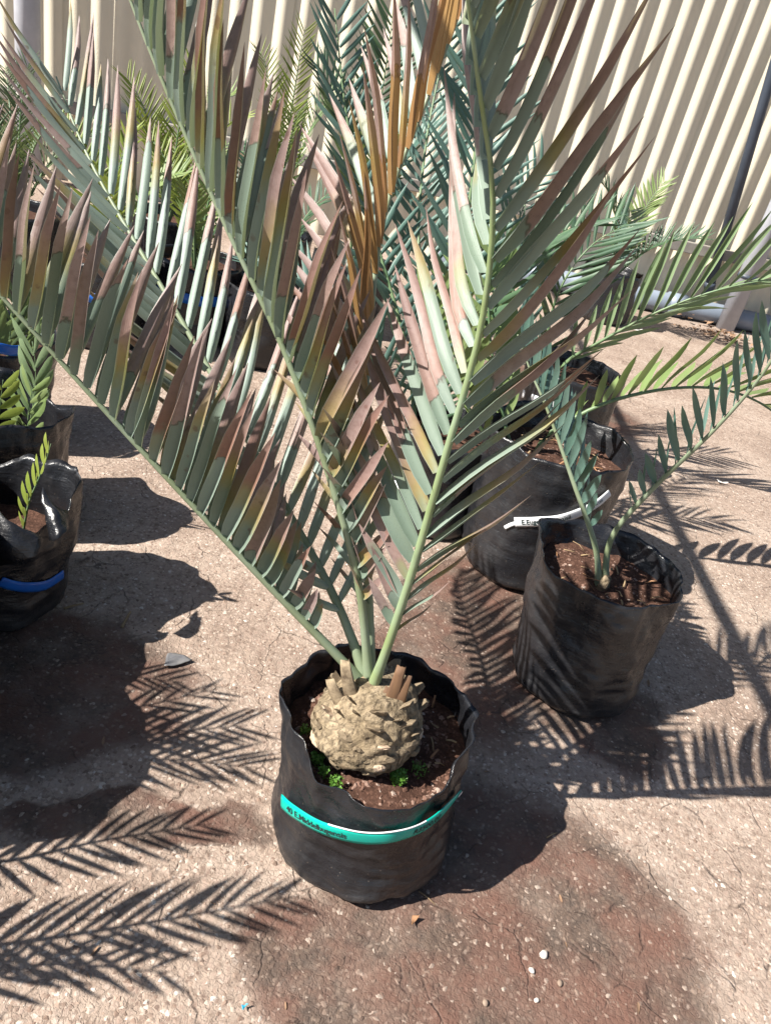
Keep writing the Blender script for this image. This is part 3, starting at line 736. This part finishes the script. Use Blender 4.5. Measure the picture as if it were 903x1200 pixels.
# stubs and litter on its soil
def litter(root, bag, n, seed, mat='straw', spread=.7, L=(.015, .04)):
    r = random.Random(seed); base = Vector(root.location); c = bag.center(bag.soil)
    for i in range(n):
        a = r.uniform(0, 2*PI); d = r.random()**.5*bag.rt*spread; p = Vector((c.x+math.cos(a)*d, c.y+math.sin(a)*d, bag.soil+r.uniform(.004, .014)))
        b = r.uniform(0, 2*PI); l = r.uniform(*L); e = p+Vector((math.cos(b)*l, math.sin(b)*l, r.uniform(-.004, .018)))
        tube('litter', [p-base, p.lerp(e, .5)+Vector((0, 0, r.uniform(0, .006)))-base, e-base], r.uniform(.0012, .003), M[mat if r.random() < .7 else 'bark_bit'], root, 5, flat=.5)
litter(t, rb, 22, 4)
tube('leaf_stub', [c-Vector(t.location)+Vector((.0, -.015, -.02)), c-Vector(t.location)+Vector((.005, -.02, .035))], lambda q: .017*(1-.4*q), M['caudex'], t, 9)

md = Bag((.465, 2.125), (.455, 2.18), .20, .222, .44, 6.7, soil=.82)
t = thing('potted_cycad', (.465, 2.125, 0), 'cycad with an arching fresh green frond in a wide bag with white name tag', 'potted plant', 'bagged cycads beside the large one')
mdm = md.build(t); md.soil_part(t, 9, .012, 800); litter(t, md, 30, 5, L=(.02, .06))
tg, place2, T2 = strip(t, mdm, md, [(604, 611), (630, 610), (655, 607), (680, 598), (698, 588), (712, 576)], .0150, M['tape_white'], off=.010, name='name_tag', back='flat')
text_on_strip(tg, 'E.Eugene-Maraisii', lambda x, y: place2(x, y-.006, .0022), .0205, T2*.07, M['ink'])
text_on_strip(tg, 'R150', lambda x, y: place2(x, y-.004, .0018), .0115, T2*.82, M['ink'])
s2, _, _ = strip(t, tg, md, [(592, 618), (600, 614), (608, 612)], .006, M['tape_white'], off=.008, name='tag_tail', back='flat', n=12)
c = md.center(md.soil); c = Vector((c.x, c.y, md.soil))
mg = (M['leaf_green'], M['rachis_d'])
frond(t, [at(621, 545, 2.2), at(634, 518, 2.2), at(655, 500, 2.21), at(700, 476, 2.22), at(745, 462, 2.24), at(800, 454, 2.27), at(855, 458, 2.3), at(905, 482, 2.32), at(950, 530, 2.33)], (.15, .25, .95), 17, lenf(.10, .22, .12), .035, (62, 40), (62, 20), 25, mg, .20, .008, variants=VB, seed=61)
frond(t, [at(607, 548, 2.2), at(592, 500, 2.2), at(578, 430, 2.22), at(572, 350, 2.26), at(580, 270, 2.3)], (-.3, .4, .3), 13, lenf(.10, .20, .12), .034, (60, 45), (20, 20), 20, mg, .25, .007, variants=VB, seed=62)
frond(t, [at(598, 550, 2.19), at(575, 520, 2.17), at(545, 470, 2.14), at(520, 400, 2.1), at(505, 330, 2.05)], (.3, .4, .4), 13, lenf(.08, .18, .12), .032, (60, 45), (20, 30), 20, mg, .25, .007, variants=VB, seed=63)

bk = Bag((.60, 3.02), (.60, 3.06), .19, .20, .40, 8.3, soil=.85)
t = thing('potted_cycad', (.60, 3.02, 0), 'cycad with narrow pale green leaflets in a black bag behind the white tagged bag', 'potted plant', 'bagged cycads beside the large one')
bkm = bk.build(t, 80, 30); bk.soil_part(t, 10, .01, 0)
strip(t, bkm, bk, [(592, 452), (612, 461), (632, 470), (655, 476)], .016, M['tape_white'], name='name_tag', back='flat', n=24)
mp = (M['leaf_pale'], M['rachis_d'])
frond(t, [at(640, 455, 3.05), at(662, 425, 3.03), at(700, 402, 3.0), at(760, 370, 2.97), at(830, 343, 2.93), at(905, 327, 2.9), at(970, 325, 2.87)], (.2, .3, .95), 20, lenf(.15, .34, .2), .026, (50, 34), (60, 12), 20, mp, .15, .008, variants=VS, seed=71)
frond(t, [at(636, 455, 3.06), at(640, 400, 3.08), at(655, 340, 3.1), at(690, 290, 3.15), at(735, 262, 3.2)], (.2, -.3, .9), 17, lenf(.12, .26, .16), .024, (60, 40), (30, 30), 20, (M['leaf_dark'], M['rachis_d']), .2, .008, variants=VS, seed=72)
frond(t, [at(630, 455, 3.06), at(610, 390, 3.1), at(600, 320, 3.2), at(610, 250, 3.3), at(640, 200, 3.4)], (.3, -.5, .6), 18, lenf(.12, .26, .16), .022, (58, 40), (25, 25), 20, (M['leaf_teal'], M['rachis_d']), .2, .008, variants=VS, seed=73)

cb = Bag((.14, 2.27), (.135, 2.30), .165, .175, .33, 12.9, soil=.85)
t = thing('potted_cycad', (.14, 2.27, 0), 'tall dense teal cycad in a black bag right behind the large browned plant', 'potted plant', 'bagged cycads beside the large one')
cbm = cb.build(t, 80, 30); cb.soil_part(t, 13, .01, 0)
strip(t, cbm, cb, [(455, 572), (462, 568), (472, 570)], .014, M['tape_white'], name='name_tag', back='flat', n=12)
mt = (M['leaf_teal'], M['rachis_d'])
for k, (pts, nh, n, L, W, al, be) in enumerate((
    ([(495, 560, 2.28), (520, 400, 2.32), (548, 250, 2.42), (562, 110, 2.55), (566, 0, 2.65), (560, -60, 2.7)], (.2, -.8, .3), 36, .24, .020, (55, 40), (22, 22)),
    ([(490, 560, 2.28), (478, 420, 2.36), (440, 280, 2.5), (410, 160, 2.6), (398, 70, 2.68), (392, 10, 2.73)], (.5, -.6, .5), 30, .22, .022, (55, 40), (20, 20)),
    ([(498, 560, 2.28), (530, 430, 2.3), (590, 330, 2.35), (655, 275, 2.4), (700, 262, 2.42)], (-.3, -.4, .8), 26, .20, .020, (58, 40), (30, 30)),
    ([(492, 560, 2.28), (500, 420, 2.45), (490, 280, 2.65), (500, 160, 2.9), (520, 60, 3.05), (530, -20, 3.1)], (.0, -.8, .5), 34, .25, .020, (52, 38), (24, 24)),
    ([(486, 560, 2.26), (450, 450, 2.24), (390, 360, 2.25), (330, 320, 2.3), (290, 310, 2.32)], (.3, -.3, .9), 24, .19, .020, (58, 42), (30, 30)))):
    frond(t, [at(*p) for p in pts], nh, n, lenf(.1, L, L*.6), W, al, be, 18, mt if k != 2 else (M['leaf_dark'], M['rachis_d']), .2, .009, objs=False, jitter=.15, variants=VN, seed=80+k)

# ------------------------------------------------------------------ bags and seedlings on the left
def seedling(root, pts, n, L, W, mat, nh, seed, al=(55, 40), be=(15, 15), start=.3, rad=.0035):
    return frond(root, [at(*p) for p in pts], nh, n, lenf(L*.7, L, L*.8), W, al, be, 15, (M[mat], M['rachis_d']), start, rad, variants=VB, seed=seed)
def flap(root, pts, mat, seed):
    """a loose torn tongue of bag plastic: pts is a grid of rows of world points"""
    base = Vector(root.location); rows = []
    for r_ in pts: P, _ = catmull(r_, 9); rows.append(P)
    cols = list(zip(*rows)); grid = [catmull(list(c_), 9)[0] for c_ in cols]
    v = []
    for g_ in grid:
        for q in g_: v.append(q-base+Vector((1, 1, 1))*.006*noise.noise(q*30))
    f = [(i*9+j, i*9+j+1, (i+1)*9+j+1, (i+1)*9+j) for i in range(8) for j in range(8)]
    o = obj('bag_flap', mesh('bag_flap', v, f), mat, root)
    sd = o.modifiers.new('s', 'SOLIDIFY'); sd.thickness = .0015; return o

c1 = gr(-6, 698)
l1 = Bag((c1.x, c1.y), (c1.x-.0, c1.y+.03), .160, .168, .29, 21.5, lambda a: 1+.09*math.sin(a*2+.6)+.05*math.sin(5*a)+.05*noise.noise(Vector((math.cos(a)*4, math.sin(a)*4, 1))), soil=.5)
t = thing('potted_seedling', (c1.x, c1.y, 0), 'torn black bag with bright blue tape and a small lime seedling', 'potted plant', 'seedling bags along the left')
l1m = l1.build(t); l1.soil_part(t, 22, .01, 200)
strip(t, l1m, l1, [(0, 681), (16, 686), (35, 688), (55, 685), (74, 673)], .0125, M['tape_blue'], name='tape_band', back='flat', n=40)
seedling(t, [(26, 632, 1.42), (34, 590, 1.42), (44, 565, 1.42), (54, 540, 1.43), (60, 520, 1.43)], 8, .052, .021, 'leaf_lime', (-.5, -.4, .4), 91, be=(25, 35), start=.15)
flap(t, [[at(48, 572, 1.37), at(62, 586, 1.36), at(80, 598, 1.37)], [at(52, 600, 1.33), at(66, 609, 1.32), at(83, 613, 1.34)], [at(57, 634, 1.30), at(68, 632, 1.29), at(76, 626, 1.31)]], M['bag'], 1)
flap(t, [[at(-8, 588, 1.30), at(15, 612, 1.28), at(52, 632, 1.30)], [at(-6, 625, 1.265), at(15, 636, 1.255), at(48, 640, 1.28)], [at(-4, 665, 1.25), at(15, 662, 1.245), at(40, 655, 1.26)]], M['bag'], 2)

c2 = gr(-2, 598)
l2 = Bag((c2.x, c2.y), (c2.x, c2.y+.03), .17, .18, .31, 31.5, lambda a: 1+.08*math.sin(a*2+2.6)+.05*math.sin(4*a), soil=.52)
t = thing('potted_seedling', (c2.x, c2.y, 0), 'black bag with pale blue green seedling leaves behind the blue taped torn bag', 'potted plant', 'seedling bags along the left')
l2.build(t); l2.soil_part(t, 23, .01, 0)
seedling(t, [(25, 563, 1.72), (30, 540, 1.72), (33, 510, 1.72), (34, 480, 1.73), (40, 450, 1.73)], 6, .10, .021, 'leaf_green', (-.2, -.8, .2), 92, be=(10, 10), start=.35)
seedling(t, [(20, 566, 1.76), (30, 520, 1.76), (40, 470, 1.77), (42, 430, 1.78), (38, 400, 1.79)], 5, .11, .022, 'leaf_pale', (.1, -.8, .2), 93, be=(10, 10), start=.55, al=(40, 25))
seedling(t, [(-5, 560, 1.7), (-4, 520, 1.7), (0, 480, 1.7), (4, 445, 1.7)], 5, .09, .022, 'leaf_lime', (.1, -.8, .2), 94, be=(10, 10), start=.5)
flap(t, [[at(60, 530, 1.72), at(68, 535, 1.72), at(78, 550, 1.76)], [at(58, 545, 1.71), at(68, 550, 1.71), at(79, 558, 1.75)], [at(60, 560, 1.70), at(68, 558, 1.70), at(76, 558, 1.74)]], M['bag'], 3)

c3 = gr(-12, 500)
l3 = Bag((c3.x, c3.y), (c3.x, c3.y+.03), .18, .19, .32, 41.5, soil=.75)
t = thing('potted_seedling', (c3.x, c3.y, 0), 'black bag with a blue tape band and upright narrow green leaves', 'potted plant', 'seedling bags along the left')
l3m = l3.build(t, 80, 30); l3.soil_part(t, 24, .01, 0)
strip(t, l3m, l3, [(-20, 405), (0, 408), (16, 411), (32, 409)], .016, M['tape_blue'], name='tape_band', back='flat', n=20)
for k, q in enumerate(([(8, 430, 2.2), (12, 395, 2.2), (15, 360, 2.2), (18, 330, 2.2)], [(0, 430, 2.15), (-4, 395, 2.13), (-8, 365, 2.1)], [(14, 430, 2.22), (26, 400, 2.22), (40, 375, 2.22)])):
    seedling(t, q, 7, .12, .022, 'leaf_green' if k else 'leaf_feather', (.1, -.8, .2), 95+k, be=(15, 15), start=.2, al=(40, 28))

# far row of bags on the left, with feathery and yellow-green plants
def far_plant(px, py, r, h, label, seed, fronds, blue=False, name='potted_cycad'):
    c = gr(px, py); bagx = Bag((c.x, c.y), (c.x, c.y+.02), r, r*1.06, h, seed, soil=.85)
    t = thing(name, (c.x, c.y, 0), label, 'potted plant', 'bagged plants in the row before the wall')
    bo = bagx.build(t, 56, 20); bagx.soil_part(t, int(seed), .01, 0)
    if blue:
        a0 = math.atan2(-c.y, -c.x); P = []; z = h*.62
        for i in range(25): P.append(bagx.pt(a0-1.3+2.6*i/24, z, .003)-Vector(t.location))
        v = []; f = []
        for q in P: v += [q+Vector((0, 0, -.022)), q+Vector((0, 0, .022))]
        f = [(i*2, i*2+2, i*2+3, i*2+1) for i in range(24)]
        o = obj('tape_band', mesh('tape_band', v, f), M['tape_blue'], bo)
        sd = o.modifiers.new('s', 'SOLIDIFY'); sd.thickness = .002; sd.offset = 1
    top = Vector((c.x, c.y+.01, bagx.soil-.02)); R = random.Random(int(seed*10))
    for k, (dx, dy, hz, n, L, W, mat, be) in enumerate(fronds):
        mid = top+Vector((dx*.35, dy*.35, hz*.62)); e = top+Vector((dx, dy, hz)); m2 = top+Vector((dx*.75, dy*.75, hz*.92))
        nh = Vector((-dx, -dy-.25, .55))
        frond(t, [top, mid, m2, e], nh, n, lenf(L*.6, L, L*.6), W, (62, 42), (be, be), 15, (M[mat], M['rachis_d']), .18, .008, objs=False, jitter=.15, variants=VN, seed=int(seed*7)+k, segs=4, seglen=18)
    return t
F = 'leaf_feather'; Yw = 'leaf_lime'; D = 'leaf_dark'; Gn = 'leaf_green'; T = 'leaf_teal'; Pp = 'leaf_pale'
far_plant(20, 335, .20, .36, 'feathery dark green plant in a bag before the blue grey post', 51.3, [(.02, .1, .66, 36, .14, .009, F, 30), (-.30, .05, .55, 30, .14, .009, F, 30), (.26, -.1, .5, 30, .13, .009, F, 30), (.1, -.3, .42, 28, .13, .009, F, 30), (-.2, .3, .6, 30, .14, .009, F, 30), (.3, .3, .45, 28, .13, .009, F, 30)])
far_plant(120, 395, .19, .36, 'black bag with blue tape and lime green shoots left of its twin', 61.7, [(.05, .1, .55, 24, .13, .016, Yw, 25), (-.25, .1, .5, 24, .13, .016, Yw, 25), (.3, .1, .45, 24, .13, .016, Gn, 25), (.1, -.2, .4, 20, .12, .016, Yw, 25)], True)
far_plant(222, 392, .19, .36, 'black bag with blue tape and mixed green shoots under the pale leaning frond', 71.9, [(.05, .15, .55, 24, .13, .016, Gn, 25), (-.3, .1, .5, 24, .13, .016, Yw, 25), (.3, .1, .5, 24, .13, .014, D, 25), (0, -.25, .4, 20, .12, .016, Gn, 25)], True)
far_plant(305, 420, .18, .34, 'low dark leaved plant in a black bag between the tall leaning fronds', 81.1, [(.2, .1, .5, 24, .13, .014, D, 25), (-.25, .2, .55, 24, .14, .014, D, 25), (.05, -.2, .45, 22, .12, .014, Gn, 25)])
far_plant(190, 330, .20, .36, 'yellow green bushy plant in a bag near the wall behind the blue taped bags', 91.1, [(.05, .1, .8, 34, .16, .012, Yw, 30), (-.3, .1, .65, 32, .16, .012, Yw, 30), (.3, .0, .7, 32, .16, .012, Gn, 30), (-.1, -.3, .55, 30, .15, .012, Yw, 30), (.3, .3, .6, 30, .15, .012, Yw, 30)])
far_plant(310, 345, .20, .36, 'yellow green feathery plant with tips showing above the leaning frond', 99.7, [(.0, .1, 1.05, 38, .15, .011, Yw, 30), (-.22, .1, .9, 34, .15, .011, Yw, 30), (.25, .1, .85, 34, .15, .011, Pp, 30), (.1, -.25, .7, 30, .15, .011, Gn, 30)])
far_plant(400, 380, .20, .36, 'dark green arching cycad in a bag beside the dense teal one', 107.7, [(-.05, .1, 1.2, 30, .26, .024, D, 20), (-.35, .0, .9, 28, .24, .024, D, 20), (.35, .0, .85, 28, .24, .024, T, 20), (.1, -.35, .7, 26, .22, .024, Gn, 20)])
far_plant(700, 372, .20, .36, 'dark green arching cycad in a bag against the wall near the dark pipe', 113.3, [(.5, -.1, .42, 34, .17, .016, D, 35), (-.3, .0, .6, 30, .18, .016, D, 25), (.15, .1, .7, 30, .18, .016, Gn, 25), (-.1, -.3, .5, 28, .17, .016, T, 25)])
far_plant(945, 395, .20, .36, 'strappy dull green plant at the foot of the pale post', 121.3, [(-.35, -.05, .42, 14, .30, .030, Pp, 15), (-.2, -.3, .40, 14, .28, .030, D, 15), (-.30, .15, .55, 14, .30, .03, Gn, 15), (.2, -.1, .6, 14, .28, .03, Pp, 15)])

# ------------------------------------------------------------------ plants beside the frame on the left, whose shadows fall into view
def shadow_pt(px, py, h): g = gr(px, py); return Vector((g.x+SUN.x/SUN.z*h, g.y+SUN.y/SUN.z*h, h))
def side_plant(c, r, h, label, seed, fr):
    bagx = Bag(c, (c[0], c[1]+.02), r, r*1.05, h, seed, soil=.85); t = thing('potted_cycad', (c[0], c[1], 0), label, 'potted plant', 'bagged cycads left of the large one')
    bagx.build(t, 56, 20); bagx.soil_part(t, int(seed), .01, 0); top = Vector((c[0], c[1]+.01, bagx.soil-.02))
    for k, (pts, n, L, W) in enumerate(fr):
        w = [shadow_pt(*q) for q in pts]; mid = top.lerp(w[0], .55)+Vector((0, 0, .05))
        frond(t, [top, mid]+w, (0, 0, 1), n, lenf(L*.7, L, L*.55), W, (58, 38), (25, 25), 10, (M['leaf_teal'], M['rachis_d']), .28, .007, objs=False, jitter=.15, variants=VN, seed=int(seed*5)+k, segs=4)
side_plant((-.82, .86), .19, .31, 'bagged cycad level with the large plant, nearest its fronds', 131.3, [([(60, 872, .50), (200, 858, .58), (290, 850, .66)], 20, .13, .015), ([(60, 890, .50), (200, 890, .58), (300, 900, .66)], 20, .13, .015), ([(50, 850, .50), (180, 825, .6), (260, 805, .68)], 14, .10, .013)])
side_plant((-.92, 1.09), .175, .31, 'bagged cycad between the blue taped torn bag and its level neighbour', 161.3, [([(40, 800, .50), (120, 790, .58), (215, 800, .66)], 18, .10, .014)])
side_plant((-.98, .62), .15, .25, 'small bagged cycad between its two larger neighbours', 141.3, [([(0, 1010, .42), (120, 985, .50), (250, 965, .60)], 17, .095, .012)])
side_plant((-.93, .43), .16, .28, 'bagged cycad beside the corner of the paving with two low fronds', 151.3, [([(-20, 1110, .45), (150, 1085, .52), (350, 1050, .66)], 19, .11, .013), ([(-60, 1160, .42), (50, 1130, .46), (200, 1140, .52)], 14, .085, .012)])

# ------------------------------------------------------------------ small things on the ground
def stone(px, py, s, mat, label, seed, flat=.6):
    r = random.Random(seed); g = gr(px, py); bm = bmesh.new(); bmesh.ops.create_icosphere(bm, subdivisions=2, radius=1)
    for q in bm.verts:
        k = 1+.28*noise.noise(q.co*1.3+Vector((seed, 0, 0))); q.co = Vector((q.co.x*s*k, q.co.y*s*.8*k, q.co.z*s*flat*k))
    me = bpy.data.meshes.new('pebble'); bm.to_mesh(me); bm.free(); me.polygons.foreach_set('use_smooth', [True]*len(me.polygons))
    o = obj('pebble', me, M[mat], None, (g.x, g.y, s*flat*.75)); o.rotation_euler.z = r.uniform(0, 6); return tag(o, label, 'pebble', 'loose pebbles on the paving')
stone(636, 1120, .0085, 'stone_pale', 'larger white pebble on the dark stained paving', 1)
stone(622, 1138, .0058, 'stone_pale', 'smaller white pebble beside the larger white one', 2)
stone(822, 866, .008, 'stone_brown', 'brown pebble on pale paving near the frond shadows', 3)
stone(655, 1153, .006, 'stone_brown', 'small brown pebble beside the white pebbles on stained paving', 4)
stone(628, 1173, .005, 'stone_pale', 'tiny pale pebble on stained paving below the white pebbles', 5)
stone(568, 1176, .006, 'stone_brown', 'brown pebble on stained paving in front of the green taped bag', 6)
def scrap(name, px, py, w, d, mat, label, cat, rot, curl, seed):
    g = gr(px, py); n = 8; v = []; f = []
    for i in range(n+1):
        for j in range(n+1):
            x = (i/n-.5)*w*(1-.45*(j/n)*(seed % 2)); y = (j/n-.5)*d*(.7+.5*math.sin(i/n*2.4+seed)); z = .003+curl*(abs(x)/w*2)**2+.004*(1+noise.noise(Vector((x*60, y*60, seed))))
            v.append((x*(1+.12*noise.noise(Vector((y*50, seed, 0)))), y*(1+.15*noise.noise(Vector((x*50, seed, 5)))), z))
    f = [(i*(n+1)+j, i*(n+1)+j+1, (i+1)*(n+1)+j+1, (i+1)*(n+1)+j) for i in range(n) for j in range(n)]
    o = obj(name, mesh(name, v, f), M[mat], None, (g.x, g.y, 0)); o.rotation_euler.z = rot
    s_ = o.modifiers.new('s', 'SOLIDIFY'); s_.thickness = .0012; return tag(o, label, cat)
scrap('plastic_scrap', 207, 775, .065, .035, 'plastic_scrap', 'crumpled grey plastic scrap at the edge of the seedling shadows', 'scrap', .55, .0025, 1)
scrap('paper_scrap', 845, 567, .05, .02, 'paper', 'white paper scrap on the paving beside the teal fronds', 'scrap', .1, .006, 2)
scrap('blue_scrap', 286, 1182, .012, .010, 'blue_bit', 'tiny bright blue plastic scrap on the near paving', 'scrap', .8, .003, 3)
scrap('paper_scrap', 745, 388, .10, .05, 'paper', 'white paper scrap lying beyond the pale green frond', 'scrap', .3, .01, 4)
scrap('bark_piece', 483, 1082, .024, .010, 'bark_bit', 'curved brown bark piece in front of the green taped bag', 'bark', 1.2, .005, 5)
scrap('bark_piece', 470, 405, .10, .04, 'bark_bit', 'brown bark piece among the bags behind the large plant', 'bark', 1.2, .01, 6)
def twig(px, py, qx, qy, r, mat, label, name='twig'):
    a, b = gr(px, py), gr(qx, qy); a.z = b.z = r*.8
    o = tube(name, [Vector((0, 0, 0)), (b-a)*.5+Vector((0, 0, .002)), b-a], lambda t: r*(1-.5*t), M[mat], None, 6, a); return tag(o, label, 'twig', 'twigs and dry bits on the paving')
twig(75, 714, 98, 708, .003, 'straw', 'short pale twig in the shadow of the blue taped bag')
twig(143, 736, 153, 718, .004, 'straw', 'flat dry leaf bit lying in the round bag shadow')
twig(491, 1045, 510, 1061, .0015, 'straw', 'thin straw lying at the foot of the green taped bag')
twig(640, 982, 652, 976, .0014, 'straw', 'thin straw at the edge of the large bag shadow')
def leaf_pile(px, py, n, spread, label, seed):
    r = random.Random(seed); g = gr(px, py); V = []; F = []
    for i in range(n):
        a = r.uniform(0, 2*PI); d = r.random()*spread; p = Vector((math.cos(a)*d, math.sin(a)*d*.5, .01+(1-d/spread)*.06*r.random()))
        b = r.uniform(0, 2*PI); L = r.uniform(.04, .09); up = Vector((math.cos(b), math.sin(b), r.uniform(-.1, .5))).normalized(); s_ = up.cross(Vector((0, 0, 1))).normalized()*L*.25
        k = len(V); V += [p, p+up*L*.4+s_+Vector((0, 0, .01)), p+up*L, p+up*L*.4-s_+Vector((0, 0, .012))]; F += [(k, k+1, k+3), (k+1, k+2, k+3)]
    o = obj('dry_leaf_heap', mesh('dry_leaf_heap', V, F, False), M['dryleaf'], None, (g.x, g.y, 0)); o['kind'] = 'stuff'; return tag(o, label, 'dry leaves')
leaf_pile(838, 395, 60, .30, 'heap of dry brown leaves below the grey ground pipe', 1)
leaf_pile(800, 374, 30, .2, 'few dry brown leaves against the ground pipe', 2)

litter(plant, mb, 16, 12, L=(.010, .025), spread=.9)
R = random.Random(77)
bit = make_leaf('dry_bit', 1.0, 1.0, side=1, segs=5, sickle=.15, curl=.10, chan=.12, blunt=.1, twist=.3)
bit.materials.append(M['dryleaf'])
for k in range(26):
    px, py = R.uniform(30, 880), R.uniform(620, 1190)
    g = gr(px, py)
    if (g.x-MC[0])**2+(g.y-MC[1])**2 < .05 or (g.x-.575)**2+(g.y-1.6)**2 < .05 or (g.x-.465)**2+(g.y-2.13)**2 < .07 or px < 110 and py < 770: continue
    o = obj('dry_bit', bit, None, None, (g.x, g.y, .0015)); l = R.uniform(.010, .026); o.scale = (l*R.uniform(.15, .3), l, l*.5)
    o.rotation_euler = (R.uniform(-.02, .10), R.uniform(-.2, .2), R.uniform(0, 6.28))
    tag(o, 'small dry brown leaf bit scattered on the paving', 'leaf bit', 'dry leaf bits on the paving')
